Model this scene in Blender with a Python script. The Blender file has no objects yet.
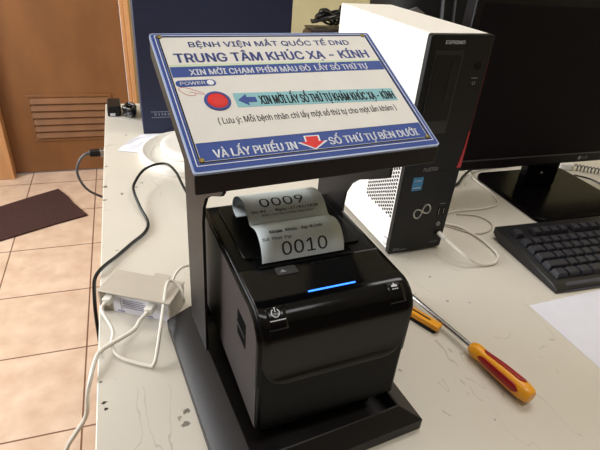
import bpy, bmesh, math, random
from mathutils import Vector, Matrix
random.seed(4)
SC = bpy.context.scene
COL = SC.collection
PI = math.pi

# ------------------------------------------------------------------ camera
cd = bpy.data.cameras.new('camera'); cam = bpy.data.objects.new('camera', cd); COL.objects.link(cam)
cd.sensor_fit = 'HORIZONTAL'; cd.sensor_width = 36; cd.lens = 487.63/600*36; cd.clip_start = .02
cr = Vector((0.947592, -0.310432, 0.075506)); cu = Vector((0.099297, 0.510806, 0.853942)); cb = Vector((-0.30366, -0.801691, 0.514861))
cam.matrix_world = Matrix(((cr.x, cu.x, cb.x, 0), (cr.y, cu.y, cb.y, 0), (cr.z, cu.z, cb.z, 1.185), (0, 0, 0, 1)))
SC.camera = cam

# ------------------------------------------------------------------ world, lights, exposure
SC.view_settings.view_transform = 'Standard'; SC.view_settings.look = 'None'
SC.view_settings.gamma = 1; SC.view_settings.use_curve_mapping = False
SC.view_settings.exposure = 0.0
W = bpy.data.worlds.new('world'); SC.world = W; W.use_nodes = True
W.node_tree.nodes['Background'].inputs[0].default_value = (.75, .87, 1, 1)
W.node_tree.nodes['Background'].inputs[1].default_value = 1.5

def area(name, loc, target, sx, sy, power, col):
    l = bpy.data.lights.new(name, 'AREA'); l.shape = 'RECTANGLE'; l.size = sx; l.size_y = sy
    l.energy = power; l.color = col
    o = bpy.data.objects.new(name, l); COL.objects.link(o); o.location = loc
    o.rotation_euler = (Vector(target)-Vector(loc)).to_track_quat('-Z', 'Y').to_euler()
    return o
area('daylight_window', (-1.72, 1.25, 1.42), (0.4, .85, .98), 1.5, 1.0, 80, (.98, .985, 1))
area('ceiling_lamp_light', (.9, .9, 2.66), (.9, .9, 0), 1.2, .3, 11, (1, .97, .94))
area('fill_light_rear', (.3, -.3, 2.66), (.3, -.3, 0), 1.2, .3, 9, (.98, .98, 1))  # added fill with no known source, brightens the sign

# ------------------------------------------------------------------ materials
def lin(c):
    return tuple(((v/255)/12.92 if v/255 <= .04045 else ((v/255+.055)/1.055)**2.4) for v in c)
MATS = {}
def mat(name, rgb, rough=.5, metal=0, var=.06, scale=40, bump=0, spec=.5, emit=None, coat=0, stretch=None):
    if name in MATS: return MATS[name]
    m = bpy.data.materials.new(name); m.use_nodes = True; nt = m.node_tree; b = nt.nodes['Principled BSDF']
    c = lin(rgb)
    tc = nt.nodes.new('ShaderNodeTexCoord'); n = nt.nodes.new('ShaderNodeTexNoise'); n.inputs['Scale'].default_value = scale
    n.inputs['Detail'].default_value = 4
    if stretch:
        mp = nt.nodes.new('ShaderNodeMapping'); mp.inputs['Scale'].default_value = stretch
        nt.links.new(tc.outputs['Object'], mp.inputs[0]); nt.links.new(mp.outputs[0], n.inputs['Vector'])
    else:
        nt.links.new(tc.outputs['Object'], n.inputs['Vector'])
    r = nt.nodes.new('ShaderNodeValToRGB')
    r.color_ramp.elements[0].position = .3; r.color_ramp.elements[1].position = .7
    r.color_ramp.elements[0].color = (*[v*(1-var) for v in c], 1); r.color_ramp.elements[1].color = (*[min(1, v*(1+var)) for v in c], 1)
    nt.links.new(n.outputs[0], r.inputs[0]); nt.links.new(r.outputs[0], b.inputs['Base Color'])
    b.inputs['Roughness'].default_value = rough; b.inputs['Metallic'].default_value = metal
    b.inputs['Specular IOR Level'].default_value = spec
    if coat: b.inputs['Coat Weight'].default_value = coat; b.inputs['Coat Roughness'].default_value = .05
    if emit:
        b.inputs['Emission Color'].default_value = (*lin(emit[0]), 1); b.inputs['Emission Strength'].default_value = emit[1]
    if bump:
        bp = nt.nodes.new('ShaderNodeBump'); bp.inputs['Strength'].default_value = bump; bp.inputs['Distance'].default_value = .002
        nt.links.new(n.outputs[0], bp.inputs['Height']); nt.links.new(bp.outputs[0], b.inputs['Normal'])
    MATS[name] = m
    return m

class NT:
    def __init__(s, m): s.t = m.node_tree; s.b = s.t.nodes['Principled BSDF']
    def n(s, k, **kw):
        x = s.t.nodes.new(k)
        for a, v in kw.items(): setattr(x, a, v)
        return x
    def l(s, a, b): s.t.links.new(a, b)
    def math(s, op, a, b=None, c=None):
        x = s.n('ShaderNodeMath', operation=op)
        for i, v in enumerate((a, b, c)):
            if v is None: continue
            if isinstance(v, (int, float)): x.inputs[i].default_value = v
            else: s.l(v, x.inputs[i])
        return x.outputs[0]
    def mix(s, f, a, b):
        x = s.n('ShaderNodeMix', data_type='RGBA')
        if isinstance(f, (int, float)): x.inputs[0].default_value = f
        else: s.l(f, x.inputs[0])
        for i, v in ((6, a), (7, b)):
            if isinstance(v, tuple): x.inputs[i].default_value = (*v, 1)
            else: s.l(v, x.inputs[i])
        return x.outputs[2]

def table_material():
    m = bpy.data.materials.new('worn_cream_tabletop'); m.use_nodes = True; g = NT(m)
    tc = g.n('ShaderNodeTexCoord').outputs['Object']
    n1 = g.n('ShaderNodeTexNoise'); n1.inputs['Scale'].default_value = 5; n1.inputs['Detail'].default_value = 6; g.l(tc, n1.inputs[0])
    n2 = g.n('ShaderNodeTexNoise'); n2.inputs['Scale'].default_value = 60; n2.inputs['Detail'].default_value = 5; g.l(tc, n2.inputs[0])
    base = g.mix(g.math('MULTIPLY', n1.outputs[0], .9), lin((212, 206, 194)), lin((200, 193, 179)))
    n2b = g.n('ShaderNodeTexNoise'); n2b.inputs['Scale'].default_value = 260; g.l(tc, n2b.inputs[0])
    # fine dirt specks
    sp = g.math('GREATER_THAN', n2.outputs[0], .73)
    base = g.mix(g.math('MULTIPLY', sp, .22), base, lin((110, 100, 80)))
    # hairline scratches: thin contour lines of a stretched noise, only in scattered patches
    mp = g.n('ShaderNodeMapping'); mp.inputs['Scale'].default_value = (16, 5, 1); mp.inputs['Rotation'].default_value = (0, 0, .5); g.l(tc, mp.inputs[0])
    n3 = g.n('ShaderNodeTexNoise'); n3.inputs['Scale'].default_value = 1.2; n3.inputs['Detail'].default_value = 3; g.l(mp.outputs[0], n3.inputs[0])
    li = g.math('LESS_THAN', g.math('ABSOLUTE', g.math('SUBTRACT', n3.outputs[0], .5)), .0035)
    n4 = g.n('ShaderNodeTexNoise'); n4.inputs['Scale'].default_value = 11; g.l(tc, n4.inputs[0])
    li = g.math('MULTIPLY', li, g.math('GREATER_THAN', n4.outputs[0], .55))
    base = g.mix(g.math('MULTIPLY', li, .3), base, lin((120, 108, 86)))
    # individual holes, chips and stains
    for x, y, r, dark in ((-.0566, .3767, .0026, 1), (-.0556, .3675, .002, 1), (.0224, .3444, .0038, .75), (.0205, .3288, .0045, .7),
                          (.015, .337, .003, .5), (-.0614, .8779, .005, .8), (-.0609, .8262, .0035, .8), (-.032, .8444, .0035, .8),
                          (-.0067, .8687, .003, .8), (.0048, .8838, .0028, .7), (-.0183, 1.14, .004, .5), (.3993, .4373, .0022, .6),
                          (.4053, .4935, .002, .6), (.3722, .3833, .0015, .5), (.4302, .4257, .002, .5), (.3385, .2492, .0016, .5),
                          (.2705, .3385, .0022, .5), (-.0595, .97, .0035, .6), (-.061, .45, .002, .7), (-.043, .66, .002, .6), (-.061, .405, .0018, .7)):
        d = g.n('ShaderNodeVectorMath', operation='DISTANCE'); g.l(tc, d.inputs[0]); d.inputs[1].default_value = (x, y, .75)
        dd = g.math('ADD', d.outputs['Value'], g.math('MULTIPLY', g.math('SUBTRACT', n2b.outputs[0], .5), r*3))
        base = g.mix(g.math('MULTIPLY', g.math('LESS_THAN', dd, r*.85), dark), base, lin((48, 38, 28)))
    g.l(base, g.b.inputs['Base Color']); g.b.inputs['Roughness'].default_value = .42
    return m

def tile_material():
    m = bpy.data.materials.new('peach_floor_tiles'); m.use_nodes = True; g = NT(m)
    tc = g.n('ShaderNodeTexCoord').outputs['Object']
    sx = g.n('ShaderNodeSeparateXYZ'); g.l(tc, sx.inputs[0])
    S = .305
    def ed(o, off):
        f = g.math('FRACT', g.math('DIVIDE', g.math('SUBTRACT', o, off), S))
        return g.math('MINIMUM', f, g.math('SUBTRACT', 1, f)), g.math('FLOOR', g.math('DIVIDE', g.math('SUBTRACT', o, off), S))
    fx, cx = ed(sx.outputs[0], -.211); fy, cy = ed(sx.outputs[1], 1.262-S*10)
    gr = g.math('LESS_THAN', g.math('MINIMUM', fx, fy), .008)
    cv = g.n('ShaderNodeCombineXYZ'); g.l(cx, cv.inputs[0]); g.l(cy, cv.inputs[1])
    wn = g.n('ShaderNodeTexWhiteNoise'); g.l(cv.outputs[0], wn.inputs[0])
    n1 = g.n('ShaderNodeTexNoise'); n1.inputs['Scale'].default_value = 14; n1.inputs['Detail'].default_value = 8; g.l(tc, n1.inputs[0])
    r = g.n('ShaderNodeValToRGB'); g.l(n1.outputs[0], r.inputs[0])
    r.color_ramp.elements[0].position = .3; r.color_ramp.elements[1].position = .72
    r.color_ramp.elements[0].color = (*lin((206, 174, 150)), 1); r.color_ramp.elements[1].color = (*lin((232, 206, 184)), 1)
    c = g.mix(g.math('MULTIPLY', wn.outputs[0], .25), r.outputs[0], lin((214, 182, 156)))
    c = g.mix(gr, c, lin((120, 84, 64)))
    g.l(c, g.b.inputs['Base Color']); g.b.inputs['Roughness'].default_value = .32
    return m

WOOD = mat('door_brown_wood', (128, 84, 46), .45, var=.14, scale=3, stretch=(3, 3, 1.2), coat=.1)
WOODL = mat('frame_orange_wood', (200, 148, 100), .4, var=.12, scale=4, stretch=(8, 8, .6), coat=.1)
WALLM = mat('wall_paint_beige', (208, 201, 162), .8, var=.05, scale=6)
WALLW = mat('wall_paint_white', (205, 202, 192), .85, var=.04, scale=5)
CEIL = mat('ceiling_paint', (225, 222, 214), .9, var=.03, scale=5)
BLK = mat('black_plastic', (16, 16, 17), .45, var=.15, spec=.3)
BLKG = mat('gloss_black_shell', (9, 9, 10), .13, var=.1, spec=.22)
BLKS = mat('satin_black_printer', (8, 8, 9), .3, var=.1, spec=.10)
KIOSK = mat('powder_coated_dark_metal', (31, 28, 28), .38, var=.08, scale=300, bump=.03, spec=.25)
WHITE = mat('white_plastic', (232, 228, 220), .4, var=.03)
CREAM = mat('cream_plastic', (190, 181, 167), .45, var=.03)
CABW = mat('white_cable', (222, 216, 204), .4, var=.04)
CABB = mat('black_cable', (14, 14, 16), .35, var=.1)
CABG = mat('grey_cable', (82, 84, 88), .4, var=.1)
CASE = mat('white_case_metal', (238, 234, 228), .42, var=.02, scale=80)
PAPER = mat('thermal_paper', (214, 224, 226), .6, var=.03)
INK = mat('thermal_ink', (34, 36, 42), .7, var=.1)
SHEET = mat('white_sheet', (222, 222, 232), .7, var=.02)
BLUE = mat('sign_blue', (44, 72, 148), .5, var=.04, spec=.25)
BLUET = mat('sign_text_blue', (62, 76, 142), .5, var=.05, spec=.25)
ACR = mat('sign_acrylic', (150, 168, 205), .3, var=.03)
CREAMP = mat('sign_white', (224, 222, 217), .5, var=.02, spec=.25)
CYAN = mat('sign_cyan', (136, 190, 200), .5, var=.04, spec=.25)
REDB = mat('button_red', (218, 40, 34), .5, var=.06, spec=.25)
REDL = mat('line_red', (200, 70, 70), .5)
GREENP = mat('sign_pale_green', (196, 212, 180), .4)
INKB = mat('ink_black', (20, 22, 26), .6, spec=.2)
TXTW = mat('text_white', (222, 226, 234), .4)
GREY = mat('mark_grey', (150, 150, 152), .4)
STEEL = mat('steel', (170, 170, 172), .25, 1, var=.08)
BRASS = mat('brass', (120, 104, 62), .45, 1)
YEL = mat('yellow_plastic', (236, 160, 28), .3, var=.05)
REDP = mat('red_plastic', (150, 18, 20), .35, var=.08)
NAVY = mat('navy_card', (24, 30, 62), .6, var=.06)
KEYM = mat('keycap_black', (34, 34, 42), .5, var=.1)
KBB = mat('keyboard_case', (22, 22, 26), .35, var=.1)
SCREEN = mat('monitor_screen', (22, 18, 22), .55, var=.04, spec=.08)
MONB = mat('monitor_bezel', (18, 15, 18), .38, var=.08, spec=.2)
GLOSSB = mat('gloss_black_stand', (9, 7, 8), .22, var=.05, spec=.06)
BAG = mat('black_nylon', (13, 12, 13), .7, var=.3, scale=60, bump=.3)
LEATH = mat('brown_leather', (74, 52, 32), .5, var=.25, scale=30, bump=.3)
MATM = mat('brown_doormat', (66, 38, 34), .95, var=.25, scale=180, bump=.8)
DARK = mat('recess_dark', (4, 4, 5), .9, spec=.05)
LED = mat('blue_led', (30, 80, 255), .4, emit=((52, 120, 255), 3.0))
LAMPE = mat('lamp_tube', (255, 250, 240), .4, emit=((255, 240, 215), 4))
REDS = mat('red_accent', (190, 28, 36), .3)
STICK = mat('sticker_blue', (44, 132, 186), .35, var=.2, scale=90)
TABLE = table_material(); TILE = tile_material()

# ------------------------------------------------------------------ mesh helpers
def obj(name, bm, m, parent=None, smooth=False, bevel=0, seg=2, angle=.6):
    me = bpy.data.meshes.new(name)
    bmesh.ops.recalc_face_normals(bm, faces=bm.faces[:])
    if smooth:
        for f in bm.faces: f.smooth = True
    bm.to_mesh(me); bm.free()
    for x in (m if isinstance(m, (list, tuple)) else [m]): me.materials.append(x)
    o = bpy.data.objects.new(name, me); COL.objects.link(o)
    if parent: o.parent = parent
    if bevel:
        md = o.modifiers.new('bevel', 'BEVEL'); md.width = bevel; md.segments = seg; md.limit_method = 'ANGLE'; md.angle_limit = angle
        md.harden_normals = False
        for p in me.polygons: p.use_smooth = True
        try:
            me.set_sharp_from_angle(angle=.6)
        except Exception: pass
    elif smooth:
        try: me.set_sharp_from_angle(angle=.7)
        except Exception: pass
    return o
def tag(o, label=None, cat=None, group=None, kind=None):
    for k, v in (('label', label), ('category', cat), ('group', group), ('kind', kind)):
        if v: o[k] = v
    return o
def thing(name, loc=(0, 0, 0), rz=0, label=None, cat=None, group=None):
    o = bpy.data.objects.new(name, None); COL.objects.link(o); o.location = loc; o.rotation_euler = (0, 0, rz)
    o.empty_display_size = .05
    return tag(o, label, cat, group)
def box(bm, a, b, M=None):
    x0, y0, z0 = a; x1, y1, z1 = b
    vs = [bm.verts.new((x, y, z)) for x in (x0, x1) for y in (y0, y1) for z in (z0, z1)]
    for f in ((0, 1, 3, 2), (4, 6, 7, 5), (0, 4, 5, 1), (2, 3, 7, 6), (0, 2, 6, 4), (1, 5, 7, 3)): bm.faces.new([vs[i] for i in f])
    if M: bmesh.ops.transform(bm, matrix=M, verts=vs)
    return vs
def bx(a, b, M=None):
    bm = bmesh.new(); box(bm, a, b, M); return bm
def prism_x(bm, prof, x0, x1):           # profile in (y,z), extruded along x
    A = [bm.verts.new((x0, y, z)) for y, z in prof]; B = [bm.verts.new((x1, y, z)) for y, z in prof]
    n = len(prof); bm.faces.new(A); bm.faces.new(B[::-1])
    for i in range(n): bm.faces.new((A[i], B[i], B[(i+1) % n], A[(i+1) % n]))
    return A+B
def prism_z(bm, prof, z0, z1, M=None):           # profile in (x,y)
    A = [bm.verts.new((x, y, z0)) for x, y in prof]; B = [bm.verts.new((x, y, z1)) for x, y in prof]
    n = len(prof); bm.faces.new(A[::-1]); bm.faces.new(B)
    for i in range(n): bm.faces.new((A[i], A[(i+1) % n], B[(i+1) % n], B[i]))
    if M: bmesh.ops.transform(bm, matrix=M, verts=A+B)
    return A+B
def rrect(x0, y0, x1, y1, r, n=6):
    out = []
    for cx, cy, a0 in ((x1-r, y1-r, 0), (x0+r, y1-r, PI/2), (x0+r, y0+r, PI), (x1-r, y0+r, 1.5*PI)):
        for i in range(n+1):
            a = a0+PI/2*i/n; out.append((cx+r*math.cos(a), cy+r*math.sin(a)))
    return out
def circ(cx, cy, rx, ry=None, n=32, a0=0):
    ry = ry or rx
    return [(cx+rx*math.cos(a0+2*PI*i/n), cy+ry*math.sin(a0+2*PI*i/n)) for i in range(n)]
def spline(pts, sub=8, closed=False):
    P = [Vector(p) for p in pts]; n = len(P); out = []
    rng = range(n) if closed else range(n-1)
    for i in rng:
        if closed: p0, p1, p2, p3 = P[(i-1) % n], P[i], P[(i+1) % n], P[(i+2) % n]
        else: p0, p1, p2, p3 = P[max(i-1, 0)], P[i], P[i+1], P[min(i+2, n-1)]
        for k in range(sub):
            t = k/sub
            out.append(.5*((2*p1)+(p2-p0)*t+(2*p0-5*p1+4*p2-p3)*t*t+(3*p1-p0-3*p2+p3)*t**3))
    if not closed: out.append(P[-1])
    return out
def tube(bm, path, r, n=8, closed=False, flat=1):
    path = [Vector(p) for p in path]; N = len(path); rings = []; up = None
    R = r if hasattr(r, '__len__') else [r]*N
    for i, p in enumerate(path):
        if closed: t = path[(i+1) % N]-path[i-1]
        else: t = path[min(i+1, N-1)]-path[max(i-1, 0)]
        t = t.normalized() if t.length > 1e-9 else Vector((0, 0, 1))
        if up is None:
            up = Vector((0, 0, 1)) if abs(t.z) < .9 else Vector((1, 0, 0))
        s = t.cross(up); s.normalize(); up = s.cross(t).normalized()
        rings.append([bm.verts.new(p+s*R[i]*math.cos(2*PI*k/n)+up*R[i]*flat*math.sin(2*PI*k/n)) for k in range(n)])
    for i in range(N if closed else N-1):
        a, b = rings[i], rings[(i+1) % N]
        for k in range(n): bm.faces.new((a[k], a[(k+1) % n], b[(k+1) % n], b[k]))
    if not closed: bm.faces.new(rings[0][::-1]); bm.faces.new(rings[-1])
    return rings
def cable(name, pts, r, m, parent=None, sub=8, n=8, flat=1):
    P = spline(pts, sub)
    if parent and abs(parent.location.z-.75) < 1e-4 and flat == 1:      # never sink into the tabletop
        for p in P:
            if p.x+parent.location.x > -.0635: p.z = max(p.z, r+.0003)
    bm = bmesh.new(); tube(bm, P, r, n, flat=flat); return obj(name, bm, m, parent, smooth=True)
def lathe(bm, prof, c=(0, 0, 0), n=32, sx=1, sy=1):
    rings = []
    for r, z in prof:
        if r < 1e-6: rings.append([bm.verts.new((c[0], c[1], c[2]+z))])
        else: rings.append([bm.verts.new((c[0]+r*sx*math.cos(2*PI*k/n), c[1]+r*sy*math.sin(2*PI*k/n), c[2]+z)) for k in range(n)])
    for a, b in zip(rings, rings[1:]):
        for k in range(n):
            k2 = (k+1) % n
            if len(a) == 1 and len(b) == 1: continue
            if len(a) == 1: bm.faces.new((a[0], b[k], b[k2]))
            elif len(b) == 1: bm.faces.new((a[k], a[k2], b[0]))
            else: bm.faces.new((a[k], a[k2], b[k2], b[k]))
def frame_rect(bm, x0, y0, x1, y1, w, z0, z1):
    box(bm, (x0, y0, z0), (x1, y0+w, z1)); box(bm, (x0, y1-w, z0), (x1, y1, z1))
    box(bm, (x0, y0+w, z0), (x0+w, y1-w, z1)); box(bm, (x1-w, y0+w, z0), (x1, y1-w, z1))

import os
import numpy as np
from mathutils.geometry import delaunay_2d_cdt
def bundled_font(fn):        # fonts that ship inside Blender itself; falls back to its default font
    try: return bpy.data.fonts.load(os.path.join(bpy.utils.system_resource('DATAFILES', path='fonts'), fn), check_existing=True)
    except Exception: return None
SANS, MONO = bundled_font('Inter.woff2'), bundled_font('DejaVuSansMono.woff2')
def text_bm(s, cx, cy, width, cap, bold=0.0, depth=.00015, z=0, x0=None, font=None):
    """lettering in the xy plane: centred on cx (or starting at x0), cap height and total width as given"""
    c = bpy.data.curves.new('lettering', 'FONT'); c.size = 1; c.resolution_u = 3; c.fill_mode = 'NONE'
    if font or SANS: c.font = font or SANS
    o = bpy.data.objects.new('lettering', c); COL.objects.link(o)
    def outline(txt):
        c.body = txt; bpy.context.view_layer.update()
        me = bpy.data.meshes.new_from_object(o.evaluated_get(bpy.context.evaluated_depsgraph_get()))
        V = [v.co.copy() for v in me.vertices]; E = [tuple(e.vertices) for e in me.edges]; bpy.data.meshes.remove(me); return V, E
    capu = max(v.y for v in outline('H')[0])
    V, E = outline(s)
    bpy.data.objects.remove(o); bpy.data.curves.remove(c)
    v2, _, f2 = delaunay_2d_cdt([v.xy for v in V], E, [], 0, 1e-5)[:3]
    P = np.array([tuple(v) for v in v2]); F = np.array([tuple(f) for f in f2]); cen = P[F].mean(1)
    A = np.array([tuple(V[i].xy) for i, _ in E]); B = np.array([tuple(V[j].xy) for _, j in E])
    cy_, cx_c = cen[:, 1][:, None], cen[:, 0][:, None]
    up = (A[:, 1] <= cy_) & (B[:, 1] > cy_); dn = (A[:, 1] > cy_) & (B[:, 1] <= cy_)
    side = (B[:, 0]-A[:, 0])*(cy_-A[:, 1])-(cx_c-A[:, 0])*(B[:, 1]-A[:, 1])
    wn = (up & (side > 0)).sum(1)-(dn & (side < 0)).sum(1)
    bm = bmesh.new(); bv = [bm.verts.new((p[0], p[1], 0)) for p in P]
    for f, w_ in zip(F, wn):
        if w_ != 0: bm.faces.new([bv[i] for i in f])
    for v in [v for v in bm.verts if not v.link_faces]: bm.verts.remove(v)
    xs = [v.co.x for v in bm.verts]; a, b = min(xs), max(xs)
    kx = width/(b-a); ky = cap/capu
    ox = (x0 if x0 is not None else cx-width/2)
    for v in bm.verts:
        v.co = Vector((ox+(v.co.x-a)*kx, cy-cap/2+v.co.y*ky, z))
    if bold:      # heavier strokes: overlay slightly shifted copies of the same lettering
        cop = [bm.copy(), bm.copy()]; e = bold*.8*ky
        for v in bm.verts: v.co.x -= e
        for q_, (dx_, dy_) in zip(cop, ((e, 0), (0, e*.7))):
            merge(bm, q_, f=lambda c: (c.x+dx_, c.y+dy_, c.z))
    if depth:
        r = bmesh.ops.extrude_face_region(bm, geom=bm.faces[:])
        for v in [g for g in r['geom'] if isinstance(g, bmesh.types.BMVert)]: v.co.z += depth
    return bm
def merge(dst, src, M=None, f=None):
    mp = {}
    for v in src.verts:
        co = v.co.copy()
        if f: co = Vector(f(co))
        if M: co = M @ co
        mp[v] = dst.verts.new(co)
    for fc in src.faces:
        try: dst.faces.new([mp[v] for v in fc.verts])
        except ValueError: pass
    src.free()
FRONT = Matrix(((1, 0, 0, 0), (0, 0, -1, 0), (0, 1, 0, 0), (0, 0, 0, 1)))    # xy drawing -> xz, facing -y
LEFT = Matrix(((0, 0, -1, 0), (-1, 0, 0, 0), (0, 1, 0, 0), (0, 0, 0, 1)))    # xy drawing -> facing -x (x runs to -y)

# ------------------------------------------------------------------ room shell
X0, X1, Y0, Y1, H = -1.6, 2.6, -2.4, 2.6064, 2.7
def struct(name, bm, m, parent=None, **k):
    o = obj(name, bm, m, parent, **k)
    if parent is None: o['kind'] = 'structure'
    return o
struct('floor', bx((X0-.1, Y0-.1, -.1), (X1+.1, Y1+.1, 0)), TILE)
struct('ceiling', bx((X0-.1, Y0-.1, H), (X1+.1, Y1+.1, H+.1)), CEIL)
DX0, DX1 = -.594, -.0095
bm = bmesh.new()
box(bm, (X0-.1, Y1+.01, 0), (DX0-.05, Y1+.11, H)); box(bm, (DX1+.043, Y1+.01, 0), (X1+.1, Y1+.11, H)); box(bm, (DX0-.05, Y1+.01, 2.05), (DX1+.043, Y1+.11, H))
struct('wall_back', bm, WALLM)
struct('wall_right', bx((X1, Y0, 0), (X1+.1, Y1+.01, H)), WALLM)
struct('wall_front', bx((X0-.1, Y0-.1, 0), (X1+.1, Y0, H)), mat('unseen_wall_darkened', (110, 100, 90), .85, var=.05, scale=5))  # unseen wall, coloured dark to dim its reflection in the printer front
bm = bmesh.new()
wy0, wy1, wz0, wz1 = .4, 2.1, .85, 2.1
box(bm, (X0-.1, Y0, 0), (X0, wy0, H)); box(bm, (X0-.1, wy1, 0), (X0, Y1+.01, H))
box(bm, (X0-.1, wy0, 0), (X0, wy1, wz0)); box(bm, (X0-.1, wy0, wz1), (X0, wy1, H))
struct('wall_left', bm, WALLW)
bm = bmesh.new()
for a, b in (((wy0, wz0), (wy1, wz0+.05)), ((wy0, wz1-.05), (wy1, wz1)), ((wy0, wz0+.05), (wy0+.05, wz1-.05)), ((wy1-.05, wz0+.05), (wy1, wz1-.05)), ((1.225, wz0+.05), (1.275, wz1-.05))):
    box(bm, (X0-.07, a[0], a[1]), (X0-.02, b[0], b[1]))
win = struct('window_1', bm, WHITE)
gm = bpy.data.materials.new('window_glass'); gm.use_nodes = True; nt = gm.node_tree
for n in list(nt.nodes): nt.nodes.remove(n)
o_ = nt.nodes.new('ShaderNodeOutputMaterial'); mx = nt.nodes.new('ShaderNodeMixShader'); mx.inputs[0].default_value = .07
t_ = nt.nodes.new('ShaderNodeBsdfTransparent'); g_ = nt.nodes.new('ShaderNodeBsdfGlossy'); g_.inputs['Roughness'].default_value = .03
nt.links.new(t_.outputs[0], mx.inputs[1]); nt.links.new(g_.outputs[0], mx.inputs[2]); nt.links.new(mx.outputs[0], o_.inputs[0])
obj('window_pane', bx((X0-.048, wy0+.05, wz0+.05), (X0-.044, wy1-.05, wz1-.05)), gm, win)
obj('window_sill', bx((X0-.02, wy0-.05, wz0-.03), (X0+.08, wy1+.05, wz0)), WHITE, win)

# door with louvre and its frame
dr = struct('door_1', bx((DX0, Y1, .008), (DX1, Y1+.04, 2.04)), WOOD, bevel=.002)
bm = bmesh.new(); frame_rect(bm, -.478, .176, -.092, .414, .014, 0, .006)
bmesh.ops.transform(bm, matrix=Matrix.Translation((0, Y1, 0)) @ FRONT, verts=bm.verts[:]); obj('louvre_frame', bm, WOOD, dr, bevel=.0015)
bm = bmesh.new(); NS = 6; lz0, lz1 = .19, .4
for i in range(NS):
    z = lz0+(i+.5)*(lz1-lz0)/NS
    box(bm, (-.464, -.0012, -.0135), (-.106, .0012, .0135), Matrix.Translation((0, Y1-.007, z)) @ Matrix.Rotation(-.45, 4, 'X'))
obj('louvre_slats', bm, WOOD, dr)
bm = bmesh.new(); lathe(bm, [(0, 0), (.022, 0), (.022, .008), (.01, .014), (.01, .04), (.024, .05), (.024, .065), (0, .07)], n=20)
bmesh.ops.transform(bm, matrix=Matrix.Translation((DX0+.06, Y1, 1.0)) @ Matrix.Rotation(PI/2, 4, 'X'), verts=bm.verts[:])
obj('door_knob', bm, STEEL, dr, smooth=True)
bm = bmesh.new(); box(bm, (DX0-.07, Y1-.055, 0), (DX0-.001, Y1+.05, 2.12))
struct('trim_1', bm, WOODL, bevel=.003)
bm = bmesh.new(); box(bm, (DX1+.001, Y1-.012, 0), (DX1+.02, Y1+.05, 2.05)); box(bm, (DX1+.02, Y1-.024, 0), (DX1+.043, Y1+.05, 2.12))
struct('trim_2', bm, WOODL, bevel=.003)
struct('trim_3', bx((DX0-.001, Y1-.02, 2.05), (DX1+.02, Y1+.05, 2.12)), WOODL, bevel=.003)

for i, (x, y) in enumerate(((.9, .9), (.3, -.3))):  # second fixture is added to house the rear fill light
    l = thing('ceiling_light', (x, y, H), 0, ('white fluorescent ceiling light above the table', 'unseen fluorescent ceiling light added as fill behind the viewer')[i], 'ceiling light', 'ceiling lights')
    obj('light_body', bx((-.62, -.08, -.03), (.62, .08, 0)), WHITE, l)
    for s in (-.05, .05):
        bm = bmesh.new(); tube(bm, [(-.6, s, -.018-.01), (.6, s, -.028)], .012, 10); obj('light_tube', bm, LAMPE, l, smooth=True)

# ------------------------------------------------------------------ table
TX0, TX1, TY0, TY1 = -.065, 1.35, .02, 1.374
tb = thing('table', ((TX0+TX1)/2, (TY0+TY1)/2, 0), 0, 'worn cream painted table carrying the ticket kiosk and computer', 'table')
def loc(p, x, y, z=0): p.location = (x, y, z)
cx_, cy_ = (TX0+TX1)/2, (TY0+TY1)/2
top = obj('tabletop', bx((TX0, TY0, .722), (TX1, TY1, .75)), TABLE, tb, bevel=.0015)
top.location = (-cx_, -cy_, 0)
for sx in (0, 1):
    for sy in (0, 1):
        x = TX0+.05 if sx == 0 else TX1-.09; y = TY0+.05 if sy == 0 else TY1-.09
        o = obj('leg', bx((x, y, 0), (x+.04, y+.04, .722)), CREAM, tb, bevel=.002); o.location = (-cx_, -cy_, 0)
o = obj('apron', bx((TX0+.09, TY1-.08, .42), (TX1-.09, TY1-.06, .722)), CREAM, tb); o.location = (-cx_, -cy_, 0)

# floor mat
bm = bmesh.new()
prism_z(bm, [(-.86, 2.13), (-.615, 2.2528), (-.50, 2.325), (-.3817, 2.3945), (-.33, 2.30), (-.305, 2.235), (-.2372, 2.1077), (-.36, 2.055), (-.5669, 1.9545), (-.72, 1.88)], .001, .009)
tag(obj('door_mat', bm, MATM, bevel=.002), 'dark brown fabric mat lying on the tiles before the door', 'mat')

# ------------------------------------------------------------------ ticket kiosk
TZ = .75
ks = thing('ticket_kiosk', (.1450, .2794, TZ), .12283, 'dark metal queue ticket stand with a sloping blue and white instruction sign', 'ticket kiosk')
bw, bf, bb, lip, rz, ins, inf = .105, -.031, .207, .014, .0315, .028, .013
bm = bmesh.new()
def loop(pts): return [bm.verts.new(p) for p in pts]
def quads(a, b):
    for i in range(4): bm.faces.new((a[i], a[(i+1) % 4], b[(i+1) % 4], b[i]))
R4 = lambda x0, y0, x1, y1, z: [(x0, y0, z), (x1, y0, z), (x1, y1, z), (x0, y1, z)]
L0 = loop(R4(-bw, bf, bw, bb, 0)); L1 = loop(R4(-bw, bf, bw, bb, lip)); L2 = loop(R4(-bw+ins, bf+inf, bw-ins+.004, bb-.004, rz))
L3 = loop(R4(-bw+ins+.002, bf+inf+.002, bw-ins+.002, bb-.006, rz)); L4 = loop(R4(-bw+ins+.002, bf+inf+.002, bw-ins+.002, bb-.006, .012))
for a, b in ((L0, L1), (L1, L2), (L2, L3), (L3, L4)): quads(a, b)
bm.faces.new(L0[::-1]); bm.faces.new(L4)
obj('base', bm, KIOSK, ks, bevel=.0008)
TAN = math.tan(.4516)
zu = lambda y: .2750+TAN*(y-.0342)
LP = [(.187, .022), (.187, zu(.187)), (.061, zu(.061)), (.061, .259), (.067, .253), (.100, .2365), (.112, .228), (.121, .214), (.125, .196), (.125, .022)]
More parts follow.
